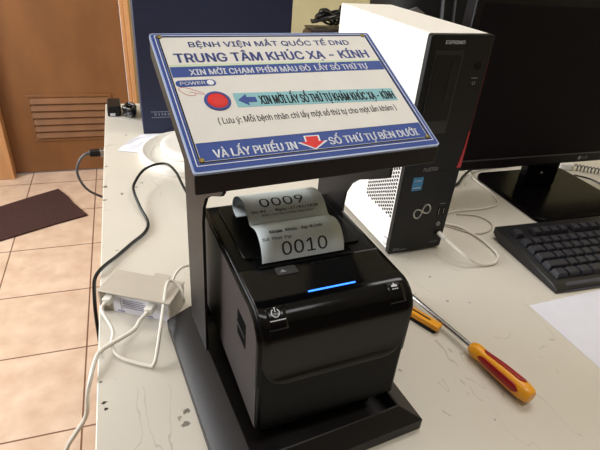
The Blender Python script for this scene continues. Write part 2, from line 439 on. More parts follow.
RP = [(.204, .022), (.204, zu(.187)), (.187, zu(.187)), (.073, zu(.073)), (.073, .244), (.078, .241), (.100, .2300), (.122, .2190), (.135, .2080), (.143, .194), (.145, .178), (.145, .022)]
bm = bmesh.new(); prism_x(bm, LP, -.0785, -.0755); obj('side_plate', bm, KIOSK, ks)
bm = bmesh.new(); prism_x(bm, RP, .086, .089); obj('side_plate', bm, KIOSK, ks)
# head box
hx0, hx1 = -.1065, .1025; L = .1478
c_, s_ = math.cos(.4516), math.sin(.4516)
SM = Matrix(((1, 0, 0, 0), (0, c_, -s_, .0342), (0, s_, c_, .2906), (0, 0, 0, 1)))     # sign plane (u, v, n) in kiosk space
def sp(v, n=0): p = SM @ Vector((0, v, n)); return (p.y, p.z)
a, b = sp(0, -.002), sp(L, -.002)
bm = bmesh.new(); prism_x(bm, [a, b, (b[0], b[1]-.0165), (a[0], a[1]-.0150)], hx0+.0005, hx1-.0005)
obj('head', bm, KIOSK, ks, bevel=.001)
bm = bmesh.new(); prism_z(bm, rrect(hx0, 0, hx1, L, .003, 3), -.002, 0)
sg = obj('sign_panel', bm, ACR, ks); sg.matrix_local = SM
def layer(name, bm, m): return obj(name, bm, m, sg)
k = .00018
bm = bmesh.new(); prism_z(bm, rrect(hx0+.0012, .0016, hx1-.0012, L-.0012, .002, 3), 0, k); layer('blue_border', bm, BLUE)
x0, x1, y0, y1 = -.1005, .0965, .0085, L-.0045
bm = bmesh.new(); frame_rect(bm, x0-.0024, y0-.0024, x1+.0024, y1+.0016, .0006, k, 2*k)
frame_rect(bm, x0-.0001, y0-.0001, x1+.0001, y1+.0001, .0016, k, 2*k); layer('white_line', bm, TXTW)
bm = bmesh.new(); frame_rect(bm, x0, y0, x1, y1, .0011, 2*k, 3*k); layer('black_line', bm, INKB)
bm = bmesh.new(); box(bm, (x0+.0015, .0268, k), (x1-.0015, y1-.0015, 2*k)); layer('printed_ground', bm, CREAMP)
ix0, ix1 = x0+.0016, x1-.0016
bm = bmesh.new(); box(bm, (ix0, .0945, 2*k), (ix1, .1062, 3*k)); layer('printed_band', bm, BLUE)
bm = bmesh.new(); box(bm, (ix0, .1062, 2*k), (ix1, .1088, 3*k)); layer('pale_green_stripe', bm, GREENP)
bm = bmesh.new(); prism_z(bm, [(-.0577, .0588), (.0885, .0545), (.0885, .0695), (-.0577, .0742)], 2*k, 3*k); layer('cyan_band', bm, CYAN)
bm = bmesh.new(); prism_z(bm, rrect(-.0985, .0838, -.0672, .0908, .0034), 2*k, 3*k); layer('power_pill', bm, BLUE)
bm = bmesh.new(); prism_z(bm, circ(-.0716, .0873, .0028), 3*k, 4*k); layer('power_dot', bm, TXTW)
bm = bmesh.new(); merge(bm, text_bm('BỆNH VIỆN MẮT QUỐC TẾ DND', 0, .1328, .151, .0064, .02, k, 2*k, x0=-.0775)); layer('lettering', bm, BLUET); bm = bmesh.new()
merge(bm, text_bm('TRUNG TÂM KHÚC XẠ - KÍNH', 0, .1165, .179, .0105, .028, k, 2*k, x0=-.0925))
layer('lettering', bm, BLUET)
bm = bmesh.new()
merge(bm, text_bm('XIN MỜI CHẠM PHÍM MÀU ĐỎ  LẤY SỐ THỨ TỰ', 0, .0994, .163, .0064, .02, k, 3*k, x0=-.0848)); layer('lettering', bm, TXTW); bm = bmesh.new()
merge(bm, text_bm('POWER', 0, .0873, .0195, .0034, .02, k, 3*k, x0=-.0952)); layer('lettering', bm, TXTW); bm = bmesh.new()
merge(bm, text_bm('VÀ LẤY PHIẾU IN', 0, .0157, .0635, .0073, .022, k, k, x0=-.0885)); layer('lettering', bm, TXTW); bm = bmesh.new()
merge(bm, text_bm('SỐ THỨ TỰ BÊN DƯỚI', 0, .0165, .0845, .0073, .022, k, k, x0=.0035))
layer('lettering', bm, TXTW)
bm = bmesh.new()
t = text_bm('XIN MỜI LẤY SỐ THỨ TỰ KHÁM KHÚC XẠ - KÍNH', 0, 0, .1250, .0092, .018, k, 3*k, x0=-.0380)
merge(bm, t, f=lambda c: (c.x, c.y+.0650-(c.x+.0392)*.03, c.z)); layer('lettering', bm, INKB); bm = bmesh.new()
t = text_bm('( Lưu ý: Mỗi bệnh nhân chỉ lấy một số thứ tự cho một lần khám )', 0, .0462, .158, .0062, .004, k, 2*k, x0=-.0768)
merge(bm, t, f=lambda c: (c.x, c.y, c.z)); layer('lettering', bm, INKB)
bm = bmesh.new(); prism_z(bm, [(-.0555, .0662), (-.0478, .0722), (-.0478, .0690), (-.0405, .0686), (-.0405, .0632), (-.0478, .0634), (-.0478, .0598)], 3*k, 4*k); layer('blue_arrow', bm, BLUE)
ar = [(-.0107, .0085), (-.0005, .0172), (-.0052, .0176), (-.0046, .0245), (-.0148, .0250), (-.0152, .0182), (-.0205, .0180)]
ar = [(x, .0170+(y-.0168)*.74) for x, y in ar]
cxa, cya = -.0106, .0172
bm = bmesh.new(); prism_z(bm, [(cxa+(x-cxa)*1.28, cya+(y-cya)*1.18) for x, y in ar], k, 2*k); layer('arrow_outline', bm, TXTW)
bm = bmesh.new(); prism_z(bm, ar, 2*k, 3*k); layer('red_arrow', bm, REDB)
# pointing hand outline
hand = [(-.0975, .0812, 0), (-.0955, .0835, 0), (-.0905, .0822, 0), (-.0855, .0795, 0), (-.0805, .0765, 0), (-.0795, .0752, 0), (-.0815, .0750, 0), (-.0865, .0768, 0), (-.0862, .0745, 0), (-.0905, .0742, 0), (-.0945, .0765, 0)]
bm = bmesh.new(); tube(bm, [Vector(p)+Vector((0, 0, 2*k)) for p in spline(hand, 4, True)], .00022, 6, True)
tube(bm, [Vector(p)+Vector((0, 0, 2*k)) for p in spline([(-.0865, .0768, 0), (-.0892, .0782, 0), (-.0905, .0772, 0)], 4)], .0002, 6); layer('hand_outline', bm, REDL)
# push button
bm = bmesh.new(); lathe(bm, [(.0078, 0), (.0102, 0), (.0103, .0006), (.0098, .0010), (.0080, .0010), (.0078, .0006)], n=36)
bt = obj('button_ring', bm, BLUET, sg, smooth=True); bt.location = (-.0715, .0668, k)
bm = bmesh.new(); lathe(bm, [(.0079, 0), (.0079, .0007), (.0070, .0012), (.004, .0014), (0, .0015)], n=36)
o = obj('push_button', bm, REDB, sg, smooth=True); o.location = (-.0715, .0668, k)
for x, y in ((-.0985, .0108), (.0945, .0098), (-.0992, .1425), (.0935, .1425)):
    bm = bmesh.new(); lathe(bm, [(.0021, 0), (.0021, .0008), (.0012, .0012), (0, .0012)], n=12); o = obj('screw', bm, BRASS, sg, smooth=True); o.location = (x, y, 2*k)

# ------------------------------------------------------------------ receipt printer
pr = thing('receipt_printer', (.07812, .27100, TZ+.012), .0756, 'glossy black receipt printer with a blue light bar in the ticket stand', 'printer')
ZO = -.012
w, dp, zb, zt, ra = .1450, .2027, .0415+ZO, .1739+ZO, .026
def pprof(i=0, yfront=0):
    out = [(yfront+i, zb), (yfront+i, zt-ra)]
    for q in range(1, 9):
        a = PI-PI/2*q/8; out.append((yfront+ra+(ra-i)*math.cos(a), zt-ra+(ra-i)*math.sin(a)))
    return out
prof = pprof()+[(.150, zt), (dp-.012, zt-.002), (dp-.003, zt-.006), (dp, zt-.016), (dp, zb)]
bm = bmesh.new(); prism_x(bm, prof, 0, w)
obj('housing', bm, BLKS, pr, bevel=.0035, seg=3, angle=.5)
obj('shade_dark_foot', bx((.012, .020, 0), (w-.012, dp-.012, zb)), DARK, pr)  # coloured near-black to stand in for the shade under the printer
# glossy wrap-over front cover: thin shell over the front and top with rounded lower corners
def shell_pt(u, s):      # s = arc length up the front from the seam, wraps over the rounded edge
    zs = .098+ZO
    f = (zt-ra)-zs
    off = .0012+.0026*math.exp(-((s-.006)/.007)**2)
    if s < f: return (u, -off, zs+s)
    a = (s-f)/ra
    if a < PI/2: return (u, ra-(ra+off)*math.cos(a), zt-ra+(ra+off)*math.sin(a))
    return (u, ra+(s-f-ra*PI/2), zt+off)
S1 = (zt-ra)-(.098+ZO)+ra*PI/2+.042
bm = bmesh.new(); NU, NSS = 30, 44; grid = []
for j in range(NSS+1):
    row = []
    for i in range(NU+1):
        uu = .002+(w-.004)*i/NU
        e = min(i, NU-i)/NU*(w-.004); rr = .024
        low = .0045 if e >= rr else .0045+rr-math.sqrt(max(0, rr*rr-(rr-e)**2))
        sag = -.004*math.sin(PI*i/NU)*0
        s = low+sag+(S1-low)*j/NSS
        row.append(bm.verts.new(shell_pt(uu, s)))
    grid.append(row)
for j in range(NSS):
    for i in range(NU): bm.faces.new((grid[j][i], grid[j][i+1], grid[j+1][i+1], grid[j+1][i]))
gs = obj('front_cover', bm, BLKG, pr, smooth=True)
md = gs.modifiers.new('solid', 'SOLIDIFY'); md.thickness = .0015; md.offset = -1
md = gs.modifiers.new('bevel', 'BEVEL'); md.width = .0007; md.segments = 2; md.limit_method = 'ANGLE'; md.angle_limit = .8
# glossy corner rail running round the left and right edge of the side panels
for xx in (.0, w):
    bm = bmesh.new(); s = -1 if xx == 0 else 1
    path = [(xx, .006, .104+ZO)]+[(xx, y+.0, z) for y, z in [(ra-(ra-.004)*math.cos(a), zt-ra+(ra-.004)*math.sin(a)) for a in [PI/2*i/8 for i in range(9)]]]+[(xx, .19, zt-.004)]
    path[0] = (xx, .004, .10+ZO)
    tube(bm, path, .0022, 8); obj('edge_trim', bm, BLKG, pr, smooth=True)
SIDEM = mat('side_panel_matte', (50, 44, 44), .5, var=.06, spec=.2)
bm = bmesh.new(); pin = [(.005, zb+.002), (.005, zt-ra-.002)]+[(ra-(ra-.006)*math.cos(a), zt-ra+(ra-.006)*math.sin(a)) for a in [PI/2*i/8 for i in range(9)]]+[(dp-.014, zt-.007), (dp-.006, zt-.018), (dp-.006, zb+.002)]
prism_x(bm, pin, -.0007, .001); obj('side_panel', bm, SIDEM, pr)
bm = bmesh.new(); prism_x(bm, pin, w-.001, w+.0007); obj('side_panel', bm, SIDEM, pr)
# side window on the left
bm = bmesh.new(); box(bm, (-.0012, .036, .113+ZO), (.001, .060, .141+ZO)); o = obj('side_port', bm, DARK, pr, bevel=.0004)
bm = bmesh.new(); box(bm, (-.0018, .036, .1255+ZO), (-.0008, .060, .1280+ZO)); obj('port_bar', bm, KIOSK, o)
# top: paper cover, slot
bm = bmesh.new(); prism_z(bm, rrect(.012, .083, w-.012, dp-.02, .006), zt-.001, zt+.0022); obj('paper_cover', bm, BLKS, pr, bevel=.0008)
bm = bmesh.new(); box(bm, (.0195, .0692, zt-.001), (.1155, .083, zt+.0014)); obj('paper_slot', bm, DARK, pr)
bm = bmesh.new(); prism_z(bm, rrect(.020, .0655, .1155, .0690, .0012, 3), zt, zt+.0022); obj('tear_bar', bm, BLKS, pr)
bm = bmesh.new(); prism_z(bm, rrect(.0335, .0525, .0530, .0640, .002, 3), zt+.0010, zt+.0018); lb = obj('cover_label', bm, mat('label_grey', (58, 58, 60), .4), pr)
bm = bmesh.new(); prism_z(bm, [(.0365, .056), (.0425, .056), (.0395, .060)], zt+.0018, zt+.0021); obj('label_mark', bm, GREY, lb)
# light bar, power and feed symbols, follow the rounded cover
def on_cover(x, t, n=.0):   # t along the arc from the front plane, radians
    off = .0013+n
    if t > PI/2: return Vector((x, ra+(t-PI/2)*ra, zt+off))
    return Vector((x, ra-(ra+off)*math.cos(t), zt-ra+(ra+off)*math.sin(t)))
bm = bmesh.new(); prism_z(bm, rrect(.0500, .0242, .0955, .0256, .0006, 3), zt+.0008, zt+.0018)
obj('light_bar', bm, LED, pr)
def cover_map(x, t0):
    return lambda c: on_cover(c.x+x, t0+c.y/ra, .0002+c.z)
bm = bmesh.new(); pth = [(.0033*math.cos(a), .0033*math.sin(a), 0) for a in [PI*.68+2*PI*.82*i/20 for i in range(21)]]
t = bmesh.new(); tube(t, pth, .00055, 6); merge(bm, t, f=cover_map(.0160, 1.03))
t = bmesh.new(); tube(t, [(0, .0008, 0), (0, .0045, 0)], .00055, 6); merge(bm, t, f=cover_map(.0160, 1.03))
t = bmesh.new(); box(t, (-.0060, -.0062, 0), (.0075, -.0054, .0003)); merge(bm, t, f=cover_map(.0160, 1.03))
obj('power_symbol', bm, TXTW, pr)
for xc, nm in ((.0165, 'power_button'), (w-.0165, 'feed_button')):
    bm = bmesh.new(); t = bmesh.new()
    bmesh.ops.create_grid(t, x_segments=6, y_segments=8, size=.5)
    for v in t.verts: v.co = Vector((v.co.x*.0165, v.co.y*.018-.0035, 0))
    merge(bm, t, f=lambda c: on_cover(c.x+xc, 1.0+c.y/ra, .0)); o = obj(nm, bm, BLKG, pr, smooth=True)
    md = o.modifiers.new('solid', 'SOLIDIFY'); md.thickness = .0004; md.offset = 1
bm = bmesh.new(); t = bmesh.new(); prism_z(t, [(-.003, 0), (.003, 0), (.003, .0015), (.0012, .0018), (0, .0036), (-.0012, .0018), (-.003, .0015)], 0, .0004); merge(bm, t, f=cover_map(w-.0165, 1.05))
for i in range(3):
    t = bmesh.new(); box(t, (-.003+i*.0022, -.0022, 0), (-.0014+i*.0022, -.0014, .0004)); merge(bm, t, f=cover_map(w-.0165, 1.05))
obj('feed_symbol', bm, TXTW, pr)

# ------------------------------------------------------------------ printed tickets: one long curling strip hanging out of the slot
PX0, PX1 = .0255, .1085
pp = [(.0725, .168), (.0735, .1765), (.0762, .1845), (.0820, .1920), (.0900, .1965), (.0990, .1970), (.1085, .1940), (.1130, .1935), (.1175, .1965),
      (.1235, .2015), (.1330, .2055), (.1440, .2055), (.1560, .2020), (.1665, .1950), (.1720, .1875), (.1715, .1810), (.1650, .1772), (.1570, .1765)]
pcur = spline([(0, y, z+ZO) for y, z in pp], 6)
arc = [0]
for a, b in zip(pcur, pcur[1:]): arc.append(arc[-1]+(b-a).length)
def paper_pt(u, s, n=0):
    s = max(0, min(arc[-1]-1e-6, s)); i = max(j for j in range(len(arc)-1) if arc[j] <= s)
    f = (s-arc[i])/(arc[i+1]-arc[i]); p = pcur[i].lerp(pcur[i+1], f); t = (pcur[i+1]-pcur[i]).normalized()
    nn = Vector((0, -t.z, t.y))
    return Vector((u, p.y, p.z))+nn*n
def paper(name, s0, s1, n, skew=0):
    bm = bmesh.new(); rows = []
    for j in range(n+1):
        s = s0+(s1-s0)*j/n
        rows.append([bm.verts.new(paper_pt(PX0+(PX1-PX0)*i/6+skew*(s-s0), s)) for i in range(7)])
    for j in range(n):
        for i in range(6): bm.faces.new((rows[j][i], rows[j][i+1], rows[j+1][i+1], rows[j+1][i]))
    return bm
def print_on(specs, skewf):
    bm = bmesh.new()
    for s, x0, wd, sc, cap, bold, fnt in specs:
        t = text_bm(s, 0, 0, wd, cap, bold, 0, 0, x0=x0, font=fnt)
        bmesh.ops.triangulate(t, faces=t.faces[:])
        bmesh.ops.subdivide_edges(t, edges=[e for e in t.edges if e.calc_length() > .003], cuts=2)
        merge(bm, t, f=lambda c: paper_pt(c.x+skewf(sc+c.y), sc+c.y, .0002))
    return bm
# arc length of the valley between the two tickets
iv = min(range(len(pcur)), key=lambda i: abs(pcur[i].y-.1115)); SV = arc[iv]
tk = thing('printed_ticket', (.07812, .27100, TZ+.012), .0756, 'curled white ticket numbered 0010 rising out of the printer slot', 'ticket', None)
o = obj('paper_strip', paper('a', 0, SV, 26), PAPER, tk, smooth=True)
md = o.modifiers.new('solid', 'SOLIDIFY'); md.thickness = .00012
obj('print', print_on([('0010', .0455, .0455, .0185, .0122, .008, SANS), ('Số Thứ Tự:', .0285, .0290, .0290, .0026, .03, SANS), ('Khám Khúc Xạ-Kính', .0375, .0530, .0365, .0036, .03, MONO),
                       ('-'*36, .030, .072, SV-.0035, .0020, .0, MONO)], lambda s: 0), INK, tk)
tk2 = thing('printed_ticket', (.07812, .27100, TZ+.012), .0756, 'curled white ticket numbered 0009 lying behind the 0010 ticket', 'ticket', None)
skf = -.00
o = obj('paper_strip', paper('b', SV+.0004, arc[-1], 44), PAPER, tk2, smooth=True)
md = o.modifiers.new('solid', 'SOLIDIFY'); md.thickness = .00012
obj('print', print_on([('0009', .0410, .0460, SV+.0230, .0110, .008, SANS), ('SH/02 - Ngày:27/01/2020', .0300, .0700, SV+.0130, .0026, .03, MONO),
                       ('Bấm nút lấy phiếu tiếp theo', .0400, .0540, SV+.0088, .0021, .0, SANS), ('_'*40, .0300, .0720, SV+.0175, .0016, .0, MONO)], lambda s: 0), INK, tk2)

# ------------------------------------------------------------------ computer tower
pc = thing('computer_tower', (.36375, .55621, TZ), .0609, 'slim desktop computer with white side and black front with red edge', 'computer')
w, dd, h = .0984, .2625, .338
bm = bmesh.new(); box(bm, (.001, .009, .010), (w-.001, dd, h)); obj('case', bm, CASE, pc, bevel=.0015)
for x in (.014, w-.030):
    for y in (.03, dd-.05): obj('foot', bx((x, y, 0), (x+.016, y+.02, .010)), BLK, pc)
bm = bmesh.new(); prism_z(bm, rrect(0, .004, w+.002, h, .004, 3), -.009, 0, FRONT)
for v in bm.verts: pass
o = obj('front_bezel', bm, BLK, pc, bevel=.001); bz = o
bm = bmesh.new()      # vent holes in the left side
for i in range(14):
    for j in range(15):
        y = .012+.0058*i; z = .066+.0062*j+(.0031 if i % 2 else 0)
        lim = .052+.0
        box(bm, (.0006, y, z), (.0012, y+.0042, z+.0040))
        M = None
vs = obj('vent_grille', bm, mat('vent_dark', (38, 34, 34), .7), pc)
# badge near the lower front corner of the side
bm = bmesh.new(); prism_z(bm, rrect(-.0135, .016, -.0035, .030, .002), 0, .0004); bmesh.ops.transform(bm, matrix=Matrix.Translation((.0010, 0, 0)) @ LEFT, verts=bm.verts[:])
for v in bm.verts: v.co.y = v.co.y+.006
sb = obj('side_badge', bm, GREY, pc)
bm = bmesh.new(); prism_z(bm, rrect(-.0185, .0185, -.0105, .0275, .0015), .0004, .0006); bmesh.ops.transform(bm, matrix=Matrix.Translation((.0010, 0, 0)) @ LEFT, verts=bm.verts[:]); obj('badge_face', bm, CASE, sb)
def fb(name, prof, z0, z1, m, parent=pc, **k):
    bm = bmesh.new(); prism_z(bm, prof, z0, z1, FRONT); return obj(name, bm, m, parent, **k)
dv = fb('drive_bay', rrect(.0095, .205, .0550, .3185, .002), 0, .0012, BLKG if False else mat('drive_bay_black', (26, 26, 28), .35), bevel=.0005)
fb('optical_drive', rrect(.0125, .224, .0520, .3125, .0015), .0012, .0022, BLK, dv, bevel=.0005)
fb('drive_slot', [(.0385, .250), (.0445, .250), (.0445, .306), (.0385, .306)], .0022, .0027, KIOSK, dv)
fb('drive_lever', [(.030, .262), (.034, .262), (.034, .266), (.030, .266)], .0022, .0030, KIOSK, dv)
fb('seam_line', [(.001, .1432), (.0920, .1432), (.0920, .1441), (.001, .1441)], 0, .0003, KIOSK)
fb('red_edge', [(.0985, .205), (.1004, .205), (.1004, .1470), (.0925, .1470), (.0955, .165), (.0973, .180)], 0, .0006, REDS)
fb('edge_line', [(.0992, .305), (.1002, .305), (.1004, .205), (.0990, .205)], 0, .0005, mat('dark_red', (92, 22, 28), .4))
bm = bmesh.new(); merge(bm, text_bm('ESPRIMO', 0, .3283, .0300, .0042, .03, .0003, 0, x0=.0235), M=FRONT); obj('lettering', bm, TXTW, pc); bm = bmesh.new()
merge(bm, text_bm('FUJITSU', 0, .1492, .0250, .0058, .01, .0003, 0, x0=.0335), M=FRONT); obj('lettering', bm, GREY, pc)
st = fb('sticker', rrect(.0190, .1160, .0370, .1380, .001), 0, .0003, STICK)
bm = bmesh.new(); merge(bm, text_bm('intel', 0, .1325, .0120, .0030, .0, .0002, .0003, x0=.0220), M=FRONT)
prism_z(bm, [(.0210, .1200), (.0350, .1200), (.0350, .1212), (.0210, .1212)], .0003, .0005, FRONT); obj('sticker_print', bm, TXTW, st)
# looped emblem
pts = []
for i in range(48):
    a = 2*PI*i/48; r_ = 1/(1+math.sin(a)**2)
    x = math.cos(a)*r_*.0150; y = math.sin(a)*math.cos(a)*r_*.0230
    ca, sa = math.cos(.40), math.sin(.40); pts.append((.0480+x*ca-y*sa, .0775+x*sa+y*ca, 0))
bm = bmesh.new(); tube(bm, [FRONT @ Vector((p[0], p[1], .0004)) for p in pts], .0011, 6, True); obj('looped_emblem', bm, mat('emblem_silver', (200, 200, 198), .3, .5), pc, smooth=True)
for x0, x1, z in ((.008, .020, .0125), (.008, .034, .0095), (.076, .092, .0150)):
    fb('small_mark', [(x0, z), (x1, z), (x1, z+.0016), (x0, z+.0016)], 0, .0003, mat('faint_grey', (95, 95, 98), .5))
bm = bmesh.new(); prism_z(bm, [(.078, .2815), (.0885, .2815), (.0885, .2823), (.078, .2823)], 0, .0003, FRONT)
tube(bm, [FRONT @ Vector((.0835+.0022*math.cos(a), .2752+.0022*math.sin(a), .0003)) for a in [PI*.7+PI*1.6*i/14 for i in range(15)]], .0004, 5)
obj('power_mark', bm, GREY, pc)
fb('power_switch', circ(.0835, .2985, .0055), 0, .0008, BLKG)
for x in (.0805, .0895):
    p_ = fb('usb_port', [(x-.0022, .0660), (x+.0022, .0660), (x+.0022, .0800), (x-.0022, .0800)], 0, .0003, DARK)
    fb('port_tongue', [(x-.0004, .0675), (x+.0006, .0675), (x+.0006, .0785), (x-.0004, .0785)], .0003, .0005, GREY, p_)
fb('port_mark', [(.080, .0865), (.0905, .0865), (.0905, .0872), (.080, .0872)], 0, .0003, GREY)
for z in (.0500, .0330):
    bm = bmesh.new(); lathe(bm, [(.0016, 0), (.0036, 0), (.0036, .0012), (.0030, .0014), (.0018, .0014)], n=18)
    bmesh.ops.transform(bm, matrix=Matrix.Translation((.0850, 0, z)) @ Matrix.Rotation(PI/2, 4, 'X'), verts=bm.verts[:]); obj('audio_jack', bm, GREY if z > .04 else BLK, pc, smooth=True)

# ------------------------------------------------------------------ monitor
mo = thing('monitor', (.80, .715, TZ), 0, 'black widescreen monitor on a glossy black stand', 'monitor')
def ml(x, y, z): return (x-.80, y-.715, z-TZ)
bm = bmesh.new(); prism_z(bm, rrect(.700-.8, .588-.715, .935-.8, .800-.715, .022), 0, .010); sb = obj('stand_base', bm, GLOSSB, mo, bevel=.003, seg=3)
bm = bmesh.new(); prism_z(bm, [(-.042, .0), (.042, 0), (.032, .03), (-.032, .03)], .010, .10); obj('stand_neck', bm, GLOSSB, mo, bevel=.004)
bm = bmesh.new(); lathe(bm, [(.0, .0015), (.0025, .001), (.0035, 0)], n=12); bmesh.ops.transform(bm, matrix=Matrix.Translation((-.004, -.0012, .042)) @ Matrix.Rotation(PI/2, 4, 'X'), verts=bm.verts[:]); obj('neck_screw', bm, STEEL, mo, smooth=True)
mx0, mx1, mz0, mz1 = .527-.8, 1.05-.8, .818-TZ, 1.125-TZ
yf = .700-.715
bm = bmesh.new(); box(bm, (mx0, yf, mz0), (mx1, yf+.028, mz1)); obj('display_housing', bm, MONB, mo, bevel=.003)
bm = bmesh.new(); box(bm, (mx0+.014, yf-.0004, mz0+.022), (mx1-.014, yf+.001, mz1-.014)); obj('screen', bm, SCREEN, mo)
bm = bmesh.new(); box(bm, (mx0+.004, yf-.0012, mz0+.0195), (mx1-.004, yf+.001, mz0+.0218)); obj('bezel_edge', bm, mat('bezel_line', (74, 72, 74), .3), mo)
bm = bmesh.new(); merge(bm, text_bm('LG', 0, 0, .0125, .0070, .02, .0003), M=Matrix.Translation((.0815, yf-.0001, mz0+.0105)) @ FRONT)
t = bmesh.new(); prism_z(t, circ(0, 0, .0043, n=20), 0, .0003); merge(bm, t, M=Matrix.Translation((.0672, yf-.0001, mz0+.0105)) @ FRONT); obj('maker_mark', bm, GREY, mo)
bm = bmesh.new(); box(bm, (mx0+.08, yf+.028, mz0+.04), (mx1-.08, yf+.05, mz1-.05)); obj('rear_cover', bm, MONB, mo, bevel=.01)

# ------------------------------------------------------------------ keyboard
kb = thing('keyboard', (.573, .413, TZ), -.03, 'black computer keyboard lying in front of the monitor stand', 'keyboard')
KD, KW, zf, zk = .160, .445, .011, .025
slope = math.atan2(zk-zf, KD)
bm = bmesh.new(); prism_x(bm, [(0, 0), (0, .006), (.010, zf), (KD-.002, zk-.002), (KD, zk-.004), (KD, .010), (KD-.02, 0)], 0, KW)
obj('keyboard_case', bm, KBB, kb, bevel=.0025)
bm = bmesh.new(); prism_x(bm, [(-.0012, .003), (.0085, zf+.0004), (.0098, zf+.0006), (0, .0045)], .022, KW-.022)
obj('edge_highlight_strip', bm, mat('edge_highlight_grey', (74, 76, 86), .25), kb)  # lighter grey paints the highlight along the front edge
KM = Matrix.Translation((0, .010, zf)) @ Matrix.Rotation(slope*.93, 4, 'X')
U_ = .0187
rows = [  # y offset, [(x units, width units)]
    (0, [(0, 1.25), (1.25, 1.25), (2.5, 1.25), (3.75, 6.25), (10, 1.25), (11.25, 1.25), (12.5, 1.25), (13.75, 1.25), (15.5, 1), (16.5, 1), (17.5, 1)]),
    (1, [(0, 2.25)]+[(2.25+i, 1) for i in range(10)]+[(12.25, 2.75), (16.5, 1)]),
    (2, [(0, 1.75)]+[(1.75+i, 1) for i in range(11)]+[(12.75, 2.25)]),
    (3, [(0, 1.5)]+[(1.5+i, 1) for i in range(12)]+[(13.5, 1.5), (15.5, 1), (16.5, 1), (17.5, 1)]),
    (4, [(i, 1) for i in range(13)]+[(13, 2), (15.5, 1), (16.5, 1), (17.5, 1)]),
    (5.35, [(0, 1)]+[(2+i, 1) for i in range(4)]+[(6.5+i, 1) for i in range(4)]+[(11+i, 1) for i in range(4)]+[(15.5, 1), (16.5, 1), (17.5, 1)])]
rows_np = [(0, [(19, 2), (21, 1)]), (1, [(19, 1), (20, 1), (21, 1), (22, 1)]), (2, [(19, 1), (20, 1), (21, 1)]), (3, [(19, 1), (20, 1), (21, 1), (22, 1)]), (4, [(19, 1), (20, 1), (21, 1)])]
KEYMESH = {}
def keycap(wu):
    if wu in KEYMESH: return KEYMESH[wu]
    bm = bmesh.new(); ww = wu*U_-.0016; hh = U_-.0018
    a = [bm.verts.new(p) for p in ((0, 0, 0), (ww, 0, 0), (ww, hh, 0), (0, hh, 0))]
    b = [bm.verts.new(p) for p in ((.0004, .0004, .003), (ww-.0004, .0004, .003), (ww-.0004, hh-.0004, .003), (.0004, hh-.0004, .003))]
    c = [bm.verts.new(p) for p in ((.0026, .0024, .0082), (ww-.0026, .0024, .0082), (ww-.0026, hh-.0016, .0082), (.0026, hh-.0016, .0082))]
    for p, q in ((a, b), (b, c)):
        for i in range(4): bm.faces.new((p[i], p[(i+1) % 4], q[(i+1) % 4], q[i]))
    bm.faces.new(a[::-1]); bm.faces.new(c)
    me = bpy.data.meshes.new('key'); bmesh.ops.bevel(bm, geom=[e for e in bm.edges if all(v.co.z > .002 for v in e.verts)], offset=.0006, segments=2, affect='EDGES')
    bmesh.ops.recalc_face_normals(bm, faces=bm.faces[:])
    for f in bm.faces: f.smooth = True
    bm.to_mesh(me); bm.free(); me.set_sharp_from_angle(angle=.6); me.materials.append(KEYM); KEYMESH[wu] = me; return me
for rset in (rows, rows_np):
    for yr, ks_ in rset:
        for xu, wu in ks_:
            o = bpy.data.objects.new('key', keycap(wu)); COL.objects.link(o); o.parent = kb
            o.matrix_local = KM @ Matrix.Translation((.014+xu*U_, .009+yr*U_*1.02, .0002))

# ------------------------------------------------------------------ network switch with its leads
sw = thing('network_switch', (-.0103, .5195, TZ), -.520, 'small cream box with white label at the left table edge', 'network switch')
bm = bmesh.new(); hw, hd, hh = .0475, .0225, .0350
box(bm, (-hw, -hd+.006, 0), (hw, hd, hh-.002)); obj('body', bm, CREAM, sw, bevel=.0015)
bm = bmesh.new(); box(bm, (-hw-.0008, -hd-.001, hh-.0025), (hw+.0008, hd+.001, hh)); obj('lid', bm, CREAM, sw, bevel=.001)
bm = bmesh.new(); box(bm, (-hw, -hd, 0), (-hw+.002, -hd+.006, hh-.0025)); obj('front_flange', bm, CREAM, sw); bm = bmesh.new(); box(bm, (hw-.002, -hd, 0), (hw, -hd+.006, hh-.0025)); obj('front_flange', bm, CREAM, sw)
bm = bmesh.new(); prism_z(bm, rrect(.004, hd, .026, hd+.009, .003), hh-.0025, hh-.0005); obj('mounting_tab', bm, CREAM, sw)
bm = bmesh.new(); box(bm, (-.031, -hd+.0042, .001), (.0450, -hd+.0060, .0300)); lab = obj('label', bm, SHEET, sw)
bm = bmesh.new()
for i, (a, b) in enumerate(((-.018, .010), (-.018, .016), (-.018, .012), (-.018, .018), (-.018, .014))):
    box(bm, (a, -hd+.0038, .0225-i*.0030), (b, -hd+.0043, .0232-i*.0030))
box(bm, (-.026, -hd+.0038, .003), (-.016, -hd+.0043, .0045)); box(bm, (.014, -hd+.0038, .003), (.022, -hd+.0043, .0045)); box(bm, (-.0205, -hd+.0038, .004), (-.0202, -hd+.0043, .026))
obj('label_print', bm, mat('label_ink', (110, 112, 150), .6), lab)
def plug(parent, x, z):
    bm = bmesh.new(); box(bm, (x-.005, -hd-.009, z-.004), (x+.005, -hd+.006, z+.004)); o = obj('lead_plug', bm, WHITE, parent, bevel=.001); return o

